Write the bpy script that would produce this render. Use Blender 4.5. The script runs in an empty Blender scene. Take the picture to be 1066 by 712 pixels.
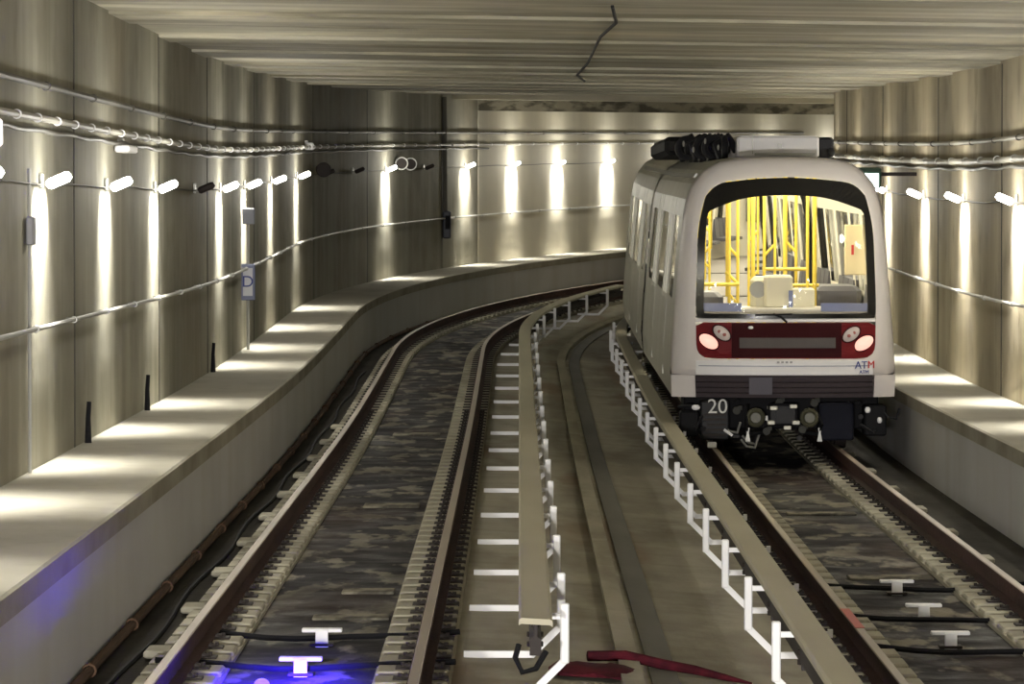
import bpy, bmesh, math, random
from mathutils import Vector, Matrix
random.seed(7)
C = bpy.context.scene.collection
PI = math.pi
F = 4500.0; S0 = 72.4; RC = 129.0; CAMH = 2.7

# ------------------------------------------------------------ alignment of the tunnel
def zp(s):
    t = (s-53.7)/3.0
    return .0168*3.0*(math.log1p(math.exp(t)) if t < 30 else t)
def P(s, u, h):
    if s < S0: x, y = u, s
    else:
        th = (s-S0)/RC; x = RC-(RC-u)*math.cos(th); y = S0+(RC-u)*math.sin(th)
    k = min(max((u+.6)/3.0, 0), 1)
    return Vector((x, y, zp(s)+h-.15*k*k*(3-2*k)))
def heading(s): return 0 if s < S0 else (s-S0)/RC
def stations(a, b, step=2.0):
    out = [a]; s = a
    while s < b-1e-6:
        s = min(b, s+(step if s < 66 else step*.5)); out.append(s)
    return out

# ------------------------------------------------------------ materials
MATS = {}
def mat(name, col, rough=.6, metal=0, emit=None, es=0, spec=.5):
    if name in MATS: return MATS[name]
    m = bpy.data.materials.new(name); m.use_nodes = True
    b = m.node_tree.nodes['Principled BSDF']
    b.inputs['Base Color'].default_value = (*col, 1)
    b.inputs['Roughness'].default_value = rough; b.inputs['Metallic'].default_value = metal
    b.inputs['Specular IOR Level'].default_value = spec
    if emit:
        b.inputs['Emission Color'].default_value = (*emit, 1); b.inputs['Emission Strength'].default_value = es
    MATS[name] = m; return m
def noisemat(name, layers, base, rough=.75, bump=0, bscale=(8, 8, 8), spec=.3, metal=0, rnoise=None):
    """layers: (scale xyz, detail, lo, hi, colour, strength)"""
    m = bpy.data.materials.new(name); m.use_nodes = True
    nt = m.node_tree; N = nt.nodes; L = nt.links
    b = N['Principled BSDF']; b.inputs['Roughness'].default_value = rough; b.inputs['Metallic'].default_value = metal
    b.inputs['Specular IOR Level'].default_value = spec
    tc = N.new('ShaderNodeTexCoord')
    cur = None
    for i, (sc, det, lo, hi, col, st) in enumerate(layers):
        mp = N.new('ShaderNodeMapping'); mp.inputs['Scale'].default_value = sc; mp.inputs['Location'].default_value = (i*3.7, i*1.3, i*5.1)
        L.new(tc.outputs['Object'], mp.inputs['Vector'])
        n = N.new('ShaderNodeTexNoise'); n.inputs['Scale'].default_value = 1; n.inputs['Detail'].default_value = det
        L.new(mp.outputs[0], n.inputs['Vector'])
        r = N.new('ShaderNodeMapRange'); r.inputs[1].default_value = lo; r.inputs[2].default_value = hi
        r.inputs[3].default_value = 0; r.inputs[4].default_value = st
        L.new(n.outputs['Fac'], r.inputs[0])
        mx = N.new('ShaderNodeMix'); mx.data_type = 'RGBA'
        L.new(r.outputs[0], mx.inputs['Factor'])
        if cur is None: mx.inputs['A'].default_value = (*base, 1)
        else: L.new(cur, mx.inputs['A'])
        mx.inputs['B'].default_value = (*col, 1); cur = mx.outputs['Result']
    L.new(cur, b.inputs['Base Color'])
    if rnoise:
        mp = N.new('ShaderNodeMapping'); mp.inputs['Scale'].default_value = rnoise[0]; L.new(tc.outputs['Object'], mp.inputs['Vector'])
        n = N.new('ShaderNodeTexNoise'); n.inputs['Scale'].default_value = 1; n.inputs['Detail'].default_value = 4; L.new(mp.outputs[0], n.inputs['Vector'])
        r = N.new('ShaderNodeMapRange'); r.inputs[1].default_value = .35; r.inputs[2].default_value = .65; r.inputs[3].default_value = rnoise[1]; r.inputs[4].default_value = rnoise[2]
        L.new(n.outputs['Fac'], r.inputs[0]); L.new(r.outputs[0], b.inputs['Roughness'])
    if bump:
        mp = N.new('ShaderNodeMapping'); mp.inputs['Scale'].default_value = bscale; L.new(tc.outputs['Object'], mp.inputs['Vector'])
        n = N.new('ShaderNodeTexNoise'); n.inputs['Scale'].default_value = 1; n.inputs['Detail'].default_value = 5; L.new(mp.outputs[0], n.inputs['Vector'])
        bp = N.new('ShaderNodeBump'); bp.inputs['Strength'].default_value = bump; bp.inputs['Distance'].default_value = .05
        L.new(n.outputs['Fac'], bp.inputs['Height']); L.new(bp.outputs[0], b.inputs['Normal'])
    MATS[name] = m; return m
def glassmat(name, tint, ior=1.45):
    m = bpy.data.materials.new(name); m.use_nodes = True
    nt = m.node_tree; N = nt.nodes; L = nt.links
    N.remove(N['Principled BSDF'])
    t = N.new('ShaderNodeBsdfTransparent'); t.inputs[0].default_value = (*tint, 1)
    g = N.new('ShaderNodeBsdfGlossy'); g.inputs['Roughness'].default_value = .03
    lw = N.new('ShaderNodeFresnel'); lw.inputs[0].default_value = ior
    mx = N.new('ShaderNodeMixShader'); L.new(lw.outputs[0], mx.inputs[0]); L.new(t.outputs[0], mx.inputs[1]); L.new(g.outputs[0], mx.inputs[2])
    L.new(mx.outputs[0], N['Material Output'].inputs['Surface'])
    MATS[name] = m; return m

wallm = noisemat('diaphragm concrete', [((.9, .55, .05), 5, .4, .64, (.20, .19, .145), .75), ((1.5, 1.6, .07), 3, .45, .62, (.40, .385, .315), .5),
    ((.4, .22, .08), 2, .5, .62, (.29, .25, .18), .4), ((1.2, 1.6, 1.5), 6, .50, .7, (.17, .16, .125), .5), ((.8, .5, .9), 5, .52, .68, (.42, .40, .33), .35)], (.28, .272, .222), .8, .35, (3, 4, 1.5), .2)
rwallm = noisemat('diaphragm concrete warm', [((.9, .4, .05), 5, .38, .62, (.24, .20, .13), .8), ((1.5, .9, .07), 3, .45, .65, (.52, .46, .33), .5),
    ((1.2, 1.6, 1.5), 5, .52, .7, (.18, .155, .11), .5)], (.41, .365, .27), .8, .35, (3, 4, 1.5), .2)
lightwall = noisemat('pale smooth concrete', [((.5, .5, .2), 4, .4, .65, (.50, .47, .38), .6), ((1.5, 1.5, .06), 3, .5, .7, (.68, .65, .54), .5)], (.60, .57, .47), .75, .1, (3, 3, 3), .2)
ceilm = noisemat('precast ceiling concrete', [((.05, .42, .1), 3, .44, .56, (.62, .59, .49), .7), ((.12, .9, .1), 4, .46, .60, (.24, .225, .165), .65),
    ((.5, 1.1, 1), 7, .46, .66, (.25, .23, .16), .6), ((.5, .7, 1), 5, .55, .68, (.66, .61, .46), .6)], (.46, .44, .36), .75, .3, (1.5, 4, 4), .2)
floorm = noisemat('track floor concrete', [((1.5, .25, 1), 6, .42, .62, (.19, .17, .125), .65), ((2.2, .8, 1), 5, .5, .68, (.50, .47, .38), .6),
    ((1.2, .15, 1), 3, .56, .68, (.26, .17, .11), .55), ((.9, 2.2, 1), 4, .5, .7, (.20, .18, .13), .35)], (.40, .375, .30), .8, .3, (5, 5, 5), .2)
bedm = noisemat('dark wet trackbed', [((3.2, 1.1, 1), 8, .53, .59, (.24, .22, .175), .85), ((1.4, .35, 1), 4, .50, .60, (.022, .020, .024), .7), ((2.5, .7, 1), 5, .60, .66, (.34, .31, .25), .8),
    ((1, .3, 1), 3, .5, .7, (.05, .028, .02), .6)], (.022, .020, .024), .85, .6, (6, 4, 5), .2, rnoise=((2, 2, 1), .55, .95))
plinthm = noisemat('plinth concrete', [((3, .4, 3), 5, .42, .66, (.27, .245, .19), .7), ((2, 2, 2), 4, .55, .7, (.56, .53, .43), .4)], (.46, .435, .35), .85, .2, (9, 9, 9), .15)
curbm = noisemat('painted kerb wall', [((.8, .5, .8), 4, .4, .7, (.42, .42, .42), .6), ((.8, 1.2, .06), 3, .5, .7, (.40, .38, .34), .35)], (.52, .525, .53), .7, .05, (4, 4, 4), .2)
slabm = noisemat('walkway slab concrete', [((1.2, .7, 1), 6, .4, .68, (.36, .34, .28), .6), ((3, 3, 3), 3, .56, .7, (.32, .30, .24), .3)], (.50, .48, .41), .8, .15, (8, 8, 8), .2)
fasciam = noisemat('slab edge concrete', [((2, 1, 2), 6, .4, .68, (.18, .165, .13), .7)], (.33, .31, .25), .8, .2, (8, 8, 8), .2)
boardm = noisemat('cover board', [((2, .3, 2), 4, .4, .7, (.40, .37, .27), .5)], (.52, .49, .38), .7, .05, (6, 2, 6), .2)
railside = noisemat('rusted rail steel', [((8, .6, 8), 4, .4, .7, (.035, .018, .016), .8)], (.065, .032, .028), .8, .2, (20, 8, 20), .2, .1)
railtop = noisemat('worn rail head steel', [((6, .3, 6), 3, .4, .7, (.27, .21, .16), .6)], (.42, .35, .28), .45, 0, (1, 1, 1), .4, .4)
padm = noisemat('dirty pad concrete', [((5, 2, 5), 5, .42, .58, (.06, .055, .05), .8)], (.30, .28, .22), .9, .2, (9, 9, 9), .1)
beamm = noisemat('rough beam concrete', [((3, 3, 6), 6, .45, .6, (.06, .055, .04), .85)], (.24, .22, .165), .9, .6, (9, 9, 9), .2)
gutterm = noisemat('gutter dirt', [((3, .7, 3), 5, .4, .7, (.03, .026, .022), .8)], (.06, .055, .045), .9, .3, (9, 9, 9), .1)
troughm = noisemat('dark trough cover', [((3, .4, 3), 4, .4, .7, (.10, .094, .078), .8)], (.15, .143, .12), .7, .1, (9, 9, 9), .3)
white = mat('white paint', (.86, .86, .88), .4)
black = mat('black rubber', (.010, .010, .012), .7, spec=.15)
blacksh = mat('black satin', (.014, .014, .017), .5, spec=.25)
dark = mat('dark steel', (.035, .028, .026), .65, .1, spec=.3)
grey = mat('galvanised steel', (.42, .42, .40), .45, .5)
pipem = mat('grey conduit', (.30, .29, .25), .6)
darkpipe = mat('dark conduit', (.10, .095, .08), .6)
brownpipe = noisemat('rusty brown pipe', [((4, 1, 4), 3, .4, .7, (.05, .03, .02), .8)], (.11, .065, .042), .8, spec=.15)
joint = mat('joint shadow seal', (.06, .055, .045), .9)  # dark seal strips in the wall panel joints
lampm = mat('lamp diffuser', (.9, .9, .85), .4, 0, (1, .97, .88), 14)
shell = mat('train shell paint', (.74, .70, .69), .35, .0, spec=.4)
sidem = noisemat('train side paint', [((.5, 1.6, .05), 3, .4, .65, (.50, .48, .40), .5)], (.60, .59, .52), .38, 0, (1, 1, 1), .5, .1)
whitep = mat('front white panel', (.84, .83, .85), .4, spec=.3)
redm = mat('dark red panel', (.15, .010, .014), .45, spec=.15)
redblack = mat('red black panel', (.035, .006, .008), .7, spec=.08)
inter = mat('interior white', (.74, .71, .62), .5)
interc = mat('interior ceiling', (.85, .83, .74), .5)
yellow = mat('yellow pole paint', (.86, .66, .10), .35)
seatm = mat('seat shell', (.07, .07, .09), .5)
ifloor = mat('interior floor', (.22, .20, .19), .6)
bluep = mat('dash blue', (.16, .20, .42), .4)
stripm = mat('interior light strip', (.9, .9, .85), .4, 0, (1, .93, .72), 5)
headm = mat('lens red lit', (.6, .3, .26), .3, 0, (1, .42, .33), .75)
headw = mat('lens pale', (.70, .62, .60), .15)
winglass = glassmat('windscreen glass', (.96, .95, .90))
sideglass = glassmat('side window glass', (.17, .18, .17), 1.12)
redcloth = noisemat('red cloth', [((8, 8, 8), 4, .4, .6, (.03, .006, .010), .7)], (.085, .010, .018), .8, spec=.1)
signblue = mat('sign blue grey', (.16, .18, .30), .5)
letterm = mat('letter blue', (.03, .05, .25), .5)
letterr = mat('letter red', (.6, .03, .03), .5)
signlit = mat('lit sign face', (.9, .95, .9), .4, 0, (.85, 1, .92), 2.5)
signgreen = mat('sign green', (.02, .07, .045), .5)
addedlamp = mat('blue lamp lens', (.02, .01, .6), .3, 0, (.06, .03, 1), 5)
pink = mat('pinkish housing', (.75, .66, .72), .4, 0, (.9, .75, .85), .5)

# ------------------------------------------------------------ mesh helpers
class MB:
    def __init__(s): s.v = []; s.f = []
    def add(s, vs, fs):
        n = len(s.v); s.v += [tuple(v) for v in vs]; s.f += [tuple(n+i for i in f) for f in fs]; return s
    def box(s, c, d, rz=0, rx=0, ry=0):
        R = Matrix.Rotation(rz, 3, 'Z') @ Matrix.Rotation(rx, 3, 'X') @ Matrix.Rotation(ry, 3, 'Y'); c = Vector(c)
        vs = [c+R @ Vector((x*d[0]/2, y*d[1]/2, z*d[2]/2)) for x in (-1, 1) for y in (-1, 1) for z in (-1, 1)]
        return s.add(vs, [(0, 1, 3, 2), (4, 6, 7, 5), (0, 4, 5, 1), (2, 3, 7, 6), (0, 2, 6, 4), (1, 5, 7, 3)])
    def bbox(s, c, d, b=.01):      # box with chamfered vertical + top edges
        x, y, z = d[0]/2, d[1]/2, d[2]/2; c = Vector(c)
        rings = []
        for zz, k in ((-z, b), (-z+b, 0), (z-b, 0), (z, b)):
            X, Y = x-k, y-k
            rings.append([c+Vector(p) for p in ((-X+b, -Y, zz), (X-b, -Y, zz), (X, -Y+b, zz), (X, Y-b, zz), (X-b, Y, zz), (-X+b, Y, zz), (-X, Y-b, zz), (-X, -Y+b, zz))])
        return s.loft(rings, True)
    def loft(s, rings, caps=True, closed=True):
        n = len(rings[0]); vs = [p for r in rings for p in r]; fs = []
        for i in range(len(rings)-1):
            for j in range(n if closed else n-1):
                k = (j+1) % n; fs.append((i*n+j, i*n+k, (i+1)*n+k, (i+1)*n+j))
        if caps: fs.append(tuple(range(n-1, -1, -1))); fs.append(tuple((len(rings)-1)*n+i for i in range(n)))
        return s.add(vs, fs)
    def tube(s, pts, r, n=8, taper=None):
        pts = [Vector(p) for p in pts]; rings = []
        for i, p in enumerate(pts):
            a = pts[max(i-1, 0)]; b = pts[min(i+1, len(pts)-1)]; t = (b-a).normalized()
            up = Vector((0, 0, 1)) if abs(t.z) < .95 else Vector((1, 0, 0))
            x = t.cross(up).normalized(); y = x.cross(t).normalized(); rr = r if taper is None else r*taper[i]
            rings.append([p+x*rr*math.cos(2*PI*k/n)+y*rr*math.sin(2*PI*k/n) for k in range(n)])
        return s.loft(rings, True)
    def sweep(s, prof, a, b, step=2.0, u0=0, caps=True):
        rings = [[P(q, u0+u, h) for u, h in prof] for q in stations(a, b, step)]
        return s.loft(rings, caps)
    def disc(s, c, r, t, axis='y', n=20, r2=None):
        c = Vector(c); r2 = r if r2 is None else r2
        ax = {'x': Vector((1, 0, 0)), 'y': Vector((0, 1, 0)), 'z': Vector((0, 0, 1))}[axis]
        e1 = Vector((0, 0, 1)) if axis != 'z' else Vector((1, 0, 0)); e2 = ax.cross(e1)
        return s.loft([[c+ax*(k*t/2)+(e1*math.cos(2*PI*i/n)+e2*math.sin(2*PI*i/n))*rr for i in range(n)] for k, rr in ((-1, r), (1, r2))], True)
    def torus(s, c, R, r, axis='y', n=20, m=8):
        c = Vector(c); ax = {'x': Vector((1, 0, 0)), 'y': Vector((0, 1, 0)), 'z': Vector((0, 0, 1))}[axis]
        e1 = Vector((0, 0, 1)) if axis != 'z' else Vector((1, 0, 0)); e2 = ax.cross(e1); vs = []; fs = []
        for i in range(n):
            a = 2*PI*i/n; d = e1*math.cos(a)+e2*math.sin(a)
            for j in range(m):
                b = 2*PI*j/m; vs.append(c+d*(R+r*math.cos(b))+ax*r*math.sin(b))
        for i in range(n):
            for j in range(m): fs.append((i*m+j, ((i+1) % n)*m+j, ((i+1) % n)*m+(j+1) % m, i*m+(j+1) % m))
        return s.add(vs, fs)
    def ball(s, c, r, n=14, m=8):
        c = Vector(c); r = r if hasattr(r, '__len__') else (r, r, r); rings = []
        for j in range(1, m):
            a = PI*j/m
            rings.append([c+Vector((r[0]*math.sin(a)*math.cos(2*PI*i/n), r[1]*math.sin(a)*math.sin(2*PI*i/n), r[2]*math.cos(a))) for i in range(n)])
        return s.loft(rings, True)
    def build(s, name, m, parent=None, off=None, smooth=False):
        o_ = off if off is not None else ((0, 0, 0) if parent is None else None)
        if o_ is None:
            w = Vector(parent['_o']) if '_o' in parent else Vector((0, 0, 0)); o_ = w
        me = bpy.data.meshes.new(name)
        me.from_pydata([tuple(Vector(v)-Vector(o_)) for v in s.v], [], s.f); me.update()
        bm = bmesh.new(); bm.from_mesh(me); bmesh.ops.recalc_face_normals(bm, faces=bm.faces); bm.to_mesh(me); bm.free()
        for mm in (m if isinstance(m, list) else [m]): me.materials.append(mm)
        if smooth:
            for p in me.polygons: p.use_smooth = True
            try: me.set_sharp_from_angle(angle=math.radians(38))
            except Exception: pass
        o = bpy.data.objects.new(name, me); C.objects.link(o)
        if parent is not None: o.parent = parent
        elif off is not None: o.location = off
        return o

def tag(o, label, cat, group=None, kind=None):
    if label: o['label'] = label
    if cat: o['category'] = cat
    if group: o['group'] = group
    if kind: o['kind'] = kind
    return o
def thing(name, loc, label, cat, group=None, rz=0, world=True):
    """Empty at the thing's base. world=True: parts are given in world coordinates (offset removed); else local."""
    o = bpy.data.objects.new(name, None); C.objects.link(o); o.location = loc; o.rotation_euler = (0, 0, rz)
    o.empty_display_size = .2
    if world: o['_o'] = list(loc)
    return tag(o, label, cat, group)
def struct(name, mb, m, smooth=False):
    o = mb.build(name, m, smooth=smooth); o['kind'] = 'structure'; return o
def dup(root, loc, rz, label=None, group=None):
    r = root.copy(); C.objects.link(r); r.location = loc; r.rotation_euler = (0, 0, rz)
    if label: r['label'] = label
    if group: r['group'] = group
    for ch in list(root.children):
        c = ch.copy(); C.objects.link(c); c.parent = r
        for g in ch.children:
            d = g.copy(); C.objects.link(d); d.parent = c
    return r
ORD = ['nearest', 'second nearest', 'third nearest', 'fourth nearest', 'fifth nearest', 'sixth nearest', 'seventh nearest', 'eighth nearest', 'ninth nearest', 'tenth nearest',
       'eleventh nearest', 'twelfth nearest', 'thirteenth nearest', 'fourteenth nearest', 'fifteenth nearest', 'sixteenth nearest', 'seventeenth nearest', 'eighteenth nearest',
       'nineteenth nearest', 'twentieth nearest', 'twenty-first nearest', 'twenty-second nearest', 'twenty-third nearest', 'twenty-fourth nearest']

# ------------------------------------------------------------ setting
SA, SE = -14, 150
LW, RW = -3.8, 5.6
struct('wall_left', MB().sweep([(LW, -.5), (LW, 4.7), (LW-.4, 4.7), (LW-.4, -.5)], SA, 99.2, 2), wallm)
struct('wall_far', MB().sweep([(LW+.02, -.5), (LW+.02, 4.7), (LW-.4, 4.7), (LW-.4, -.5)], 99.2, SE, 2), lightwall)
struct('wall_right', MB().sweep([(RW, -.5), (RW, 4.7), (RW+.4, 4.7), (RW+.4, -.5)], SA, SE, 2), rwallm)
struct('floor', MB().sweep([(LW-.4, -.26), (-.6, -.26), (.4, -.26), (1.4, -.26), (2.4, -.26), (RW+.4, -.26), (RW+.4, -.6), (LW-.4, -.6)], SA, SE, 2), floorm)
mb = MB()
q = SA; i = 0
steps = [3.1, 2.2, 3.4, 1.5]
while q < SE:                       # precast planks, alternately a few centimetres deeper
    w = steps[i % 4]; hh = 4.5+(0 if i % 2 else .03)
    mb.sweep([(LW-.4, hh), (RW+.4, hh), (RW+.4, 5.0), (LW-.4, 5.0)], q, min(q+w, SE), 1.6); q += w; i += 1
struct('ceiling', mb, ceilm)
# vertical joints between the wall panels
for side, u, ss in (('left', LW, (29.0, 36.9, 45.6, 52.7, 62.0, 77.5, 86.2, 95.3)), ('right', RW, (38.4, 43.5, 50.1, 57.7, 66.5, 74.0))):
    mb = MB()
    for s_ in ss:
        k = 1 if side == 'left' else -1
        mb.sweep([(u-.02*k, -.2), (u-.02*k, 4.5), (u+.006*k, 4.5), (u+.006*k, -.2)], s_, s_+.07, .1)
    struct('trim_1' if side == 'left' else 'trim_2', mb, joint)
# walkways: kerb wall + slab
def walkway(side, uo, uw, k, name):
    a, b = SA, 140
    struct('trim_3' if side == 'left' else 'trim_4', MB().sweep([(uo, -.3), (uo, .50), (uw, .50), (uw, -.3)], a, b, 2), curbm)
    struct('trim_5' if side == 'left' else 'trim_6', MB().sweep([(uo+.03*k, .495), (uo+.03*k, .635), (uo+.015*k, .65), (uw, .65), (uw, .495)], a, b, 2), [slabm])
    struct('trim_7' if side == 'left' else 'trim_8', MB().sweep([(uo+.030*k, .50), (uo+.034*k, .50), (uo+.034*k, .635), (uo+.030*k, .635)], a, b, 2), fasciam)
walkway('left', -2.75, LW, 1, '')
walkway('right', 4.6, RW, -1, '')
# downstand beam where the ceiling changes
struct('trim_9', MB().sweep([(LW, 4.17), (RW, 4.17), (RW, 4.41), (LW, 4.41)], 99.2, 100.4, 1), beamm)
struct('trim_11', MB().sweep([(LW, 4.41), (RW, 4.41), (RW, 4.6), (LW, 4.6)], 96.5, 112, 1), ceilm)
# kerb and dark cover strip between the tracks
struct('trim_10', MB().sweep([(.65, -.27), (.65, -.20), (.79, -.20), (.79, -.27)], SA, 118, 2), plinthm)
o = MB().sweep([(.85, -.27), (.85, -.242), (1.03, -.242), (1.03, -.27)], SA, 118, 2).build('cable_trough_cover', troughm)
tag(o, 'long dark grey cover strip of the cable trough between the two tracks', 'trough cover')
# dark trackbeds
struct('floor', MB().sweep([(-1.84, -.28), (-1.84, -.245), (-.88, -.245), (-.88, -.28)], SA, 125, 2), bedm)
struct('floor', MB().sweep([(-2.75, -.28), (-2.75, -.25), (-2.38, -.25), (-2.38, -.28)], SA, 125, 2), gutterm)
struct('floor', MB().sweep([(2.58, -.28), (2.58, -.245), (3.50, -.245), (3.50, -.28)], SA, 125, 2), bedm)
struct('floor', MB().sweep([(4.05, -.28), (4.05, -.25), (4.6, -.25), (4.6, -.28)], SA, 125, 2), gutterm)

# ------------------------------------------------------------ rails, plinths, fasteners
RP = [(-.075, -.17), (.075, -.17), (.075, -.158), (.012, -.14), (.010, -.045), (.036, -.035), (.036, -.006), (.028, 0), (-.028, 0), (-.036, -.006), (-.036, -.035), (-.010, -.045), (-.012, -.14), (-.075, -.158)]
def rail(u, label, plabel, pu0, pu1, slant):
    o0 = P(24, u, -.17)
    t = thing('steel_rail', o0, label, 'rail')
    MB().sweep(RP, 14, 122, 2, u).build('rail_body', railside, t)
    MB().sweep([(-.033, -.004), (.033, -.004), (.027, .003), (-.027, .003)], 14, 122, 2, u).build('running_surface', railtop, t)
    pl = thing('rail_plinth', P(24, (pu0+pu1)/2, -.26), plabel, 'plinth')
    MB().sweep([(pu0, -.28), (pu0, -.215), (pu1, -.215), (pu1, -.28)], 14, 122, 2).build('plinth_base', plinthm, pl)
    far = MB(); ffar = MB(); proto = None; bproto = None
    s_ = 22.0; n = 0
    while s_ < 118:
        near = n < 60
        # bearing block
        w = pu1-pu0
        jut = 0
        if n % 5 == 0: jut = .09
        c = P(s_, (pu0+pu1)/2, -.205)
        c2 = P(s_, u, -.185)
        if near:
            b = MB()
            if slant < 0: b.bbox((-jut/2, 0, 0), (w-.02+jut, .40, .05), .012)
            elif slant > 0: b.bbox((jut/2, 0, 0), (w-.02+jut, .40, .05), .012)
            else: b.bbox((0, 0, 0), (w-.02, .40, .05), .012)
            key = 'j' if jut else 'n'
            if bproto is None: bproto = {}
            if key not in bproto:
                bo = b.build('bearing_block', plinthm, pl, (0, 0, 0)); bproto[key] = bo
            else:
                bo = bproto[key].copy(); C.objects.link(bo); bo.parent = pl
            bo.location = c-Vector(pl['_o']); bo.rotation_euler = (0, 0, -heading(s_))
            if proto is None:
                f = MB(); f.bbox((0, 0, 0), (.34, .17, .02), .004)
                for k in (-1, 1):
                    f.box((k*.095, 0, .016), (.04, .06, .02)); f.disc((k*.125, .02, .018), .014, .03, 'z', 8); f.tube([(k*.12, -.04, .012), (k*.085, -.025, .028), (k*.085, .025, .028), (k*.12, .04, .012)], .007, 6)
                fo = f.build('rail_fastener', [dark], t, (0, 0, 0)); proto = fo
            else:
                fo = proto.copy(); C.objects.link(fo); fo.parent = t
            fo.location = c2-Vector(t['_o'])+Vector((0, 0, .008)); fo.rotation_euler = (0, 0, -heading(s_))
        else:
            far.box(c, (w-.02, .40, .05), -heading(s_)); ffar.box(c2, (.34, .17, .04), -heading(s_))
        s_ += .62; n += 1
    o = far.build('bearing_block', plinthm, pl); o['kind'] = 'stuff'
    o = ffar.build('rail_fastener', dark, t); o['kind'] = 'stuff'
rail(-2.10, 'rusty steel rail nearest the left kerb wall, left rail of the empty track', 'ribbed concrete plinth under the rail nearest the left kerb wall', -2.36, -1.84, -1)
rail(-.60, 'rusty steel rail of the empty track, beside the left cover board', 'concrete plinth under the right rail of the empty track', -.90, -.42, 0)
rail(2.31, 'rusty steel rail of the train track, beside the right cover board', 'concrete plinth under the left rail of the train track', 2.10, 2.60, 0)
rail(3.77, 'rusty steel rail of the train track nearest the right kerb wall', 'ribbed concrete plinth under the rail nearest the right kerb wall', 3.48, 4.04, 1)
# red reflected light on the rail head, put in as a strip of red colour
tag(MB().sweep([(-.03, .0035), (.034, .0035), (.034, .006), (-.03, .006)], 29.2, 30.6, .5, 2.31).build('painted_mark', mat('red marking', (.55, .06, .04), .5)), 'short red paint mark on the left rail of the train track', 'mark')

# pipe along the left kerb foot
t = thing('drain_pipe', P(24, -2.6, -.2), 'rusty brown pipe running along the foot of the left kerb wall', 'pipe')
MB().tube([P(s_, -2.69, -.20) for s_ in stations(14, 120, 1.5)], .034, 8).build('pipe_run', brownpipe, t, smooth=True)
for i in range(24): MB().torus(P(18+i*3, -2.69, -.2), .038, .010, 'y', 12, 6).build('pipe_collar', brownpipe, t)
t = thing('cable', P(26, -2.5, -.2), 'black cable lying in the gutter beside the left kerb wall', 'cable')
MB().tube([P(s_, -2.5+.03*math.sin(s_*.9), -.235) for s_ in stations(16, 70, 1)], .018, 6).build('cable_run', black, t)

# ------------------------------------------------------------ third rail covers and white brackets
def cover(u, a, b, label):
    t = thing('third_rail_cover', P(a, u, -.26), label, 'rail cover')
    MB().sweep([(-.10, .255), (-.10, .285), (-.085, .30), (.085, .30), (.10, .285), (.10, .255), (.085, .265), (-.085, .265)], a, b, 2, u).build('cover_board', boardm, t)
    MB().sweep([(-.035, .06), (.035, .06), (.035, .16), (.012, .17), (.012, .255), (-.012, .255), (-.012, .17), (-.035, .16)], a+.2, b, 2, u).build('conductor_rail', dark, t)
    return t
cover(.10, 25.4, 96, 'long beige cover board of the left third rail, beside the empty track')
cover(1.75, 20, 96, 'long beige cover board of the right third rail, beside the train track')
def bracket(k):
    # k=+1: post on the right of the board (left cover); k=-1 mirrored. local origin: board centre on the floor
    t = thing('third_rail_bracket', (0, 0, 0), 'x', 'bracket', world=False)
    a = MB()
    def bar(m, p, q, w=.045):
        p = Vector(p); q = Vector(q); d = q-p; L_ = d.length+w*.6; ang = math.atan2(d.z, d.x)
        m.box((p+q)/2, (L_, w, w), 0, 0, -ang)
    bar(a, (-.45*k, 0, .03), (-.01*k, 0, .03)); bar(a, (-.01*k, 0, .03), (.18*k, 0, .22))
    a.build('foot_arm', white, t)
    b = MB(); b.bbox((.18*k, 0, .385), (.055, .055, .37), .008); b.build('post', white, t)
    c = MB(); bar(c, (.18*k, 0, .49), ((-.15 if k < 0 else -.06)*k, 0, .49), .035)
    if k < 0: c.box((-.15*k, 0, .495), (.03, .04, .05))
    c.build('top_arm', white, t)
    d = MB(); d.box((0, 0, .37), (.05, .06, .2)); d.disc((0, 0, .32), .05, .03, 'z', 10); d.disc((0, 0, .38), .05, .03, 'z', 10); d.build('insulator', dark, t)
    return t
SB = [26.3, 28.5, 31.8, 34.9, 38.1, 41.4, 45.0, 48.7]
while SB[-1] < 92: SB.append(SB[-1]+3.4)
for k, u, lst, lab in ((1, .10, SB, 'left'), (-1, 1.75, [26.3, 29.5, 32.8, 36.2, 39.5]+[39.5+3.3*i for i in range(1, 13)], 'right')):
    proto = bracket(k)
    for i, s_ in enumerate(lst):
        r = proto if i == 0 else dup(proto, (0, 0, 0), 0)
        r.location = P(s_, u, -.26); r.rotation_euler = (0, 0, -heading(s_))
        r['label'] = 'white angled bracket holding the %s cover board, %s in its row' % (lab, ORD[i]); r['group'] = 'white brackets along the %s cover board' % lab
# red wrap and cable at the end of the left board
t = thing('red_cable_wrap', P(27.4, .55, -.26), 'crumpled dark red cloth wrap with a red cable lying between the tracks', 'cable wrap')
MB().loft([[P(27.6+.30*math.sin(a)*r_, .52+x*.33, -.235+.06*r_*max(0, math.cos(a))+.01*math.sin(9*x+a*3)) for a in [2*PI*j/10 for j in range(10)]] for x, r_ in ((-1, .25), (-.8, .9), (-.45, 1.05), (-.1, .85), (.2, 1.1), (.5, .95), (.7, .5), (.78, .15))], True).build('cloth_wrap', redcloth, t, smooth=True)
MB().tube([P(28.2, .45, -.19), P(28.25, .7, -.175), P(28.2, .95, -.21), P(28.1, 1.15, -.22), P(27.9, 1.35, -.235), P(27.75, 1.5, -.245)], .035, 8, [1, 1, 1, .9, .6, .2]).build('red_cable', redcloth, t, smooth=True)
t = thing('cable_end', P(25.6, .1, -.1), 'short black cable loop at the near end of the left cover board', 'cable')
MB().tube([P(25.3, .16, .12), P(25.25, .1, .02), P(25.2, .02, .0), P(25.25, -.02, .08), P(25.3, 0, .15)], .018, 8).build('cable_loop', black, t, smooth=True)

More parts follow.
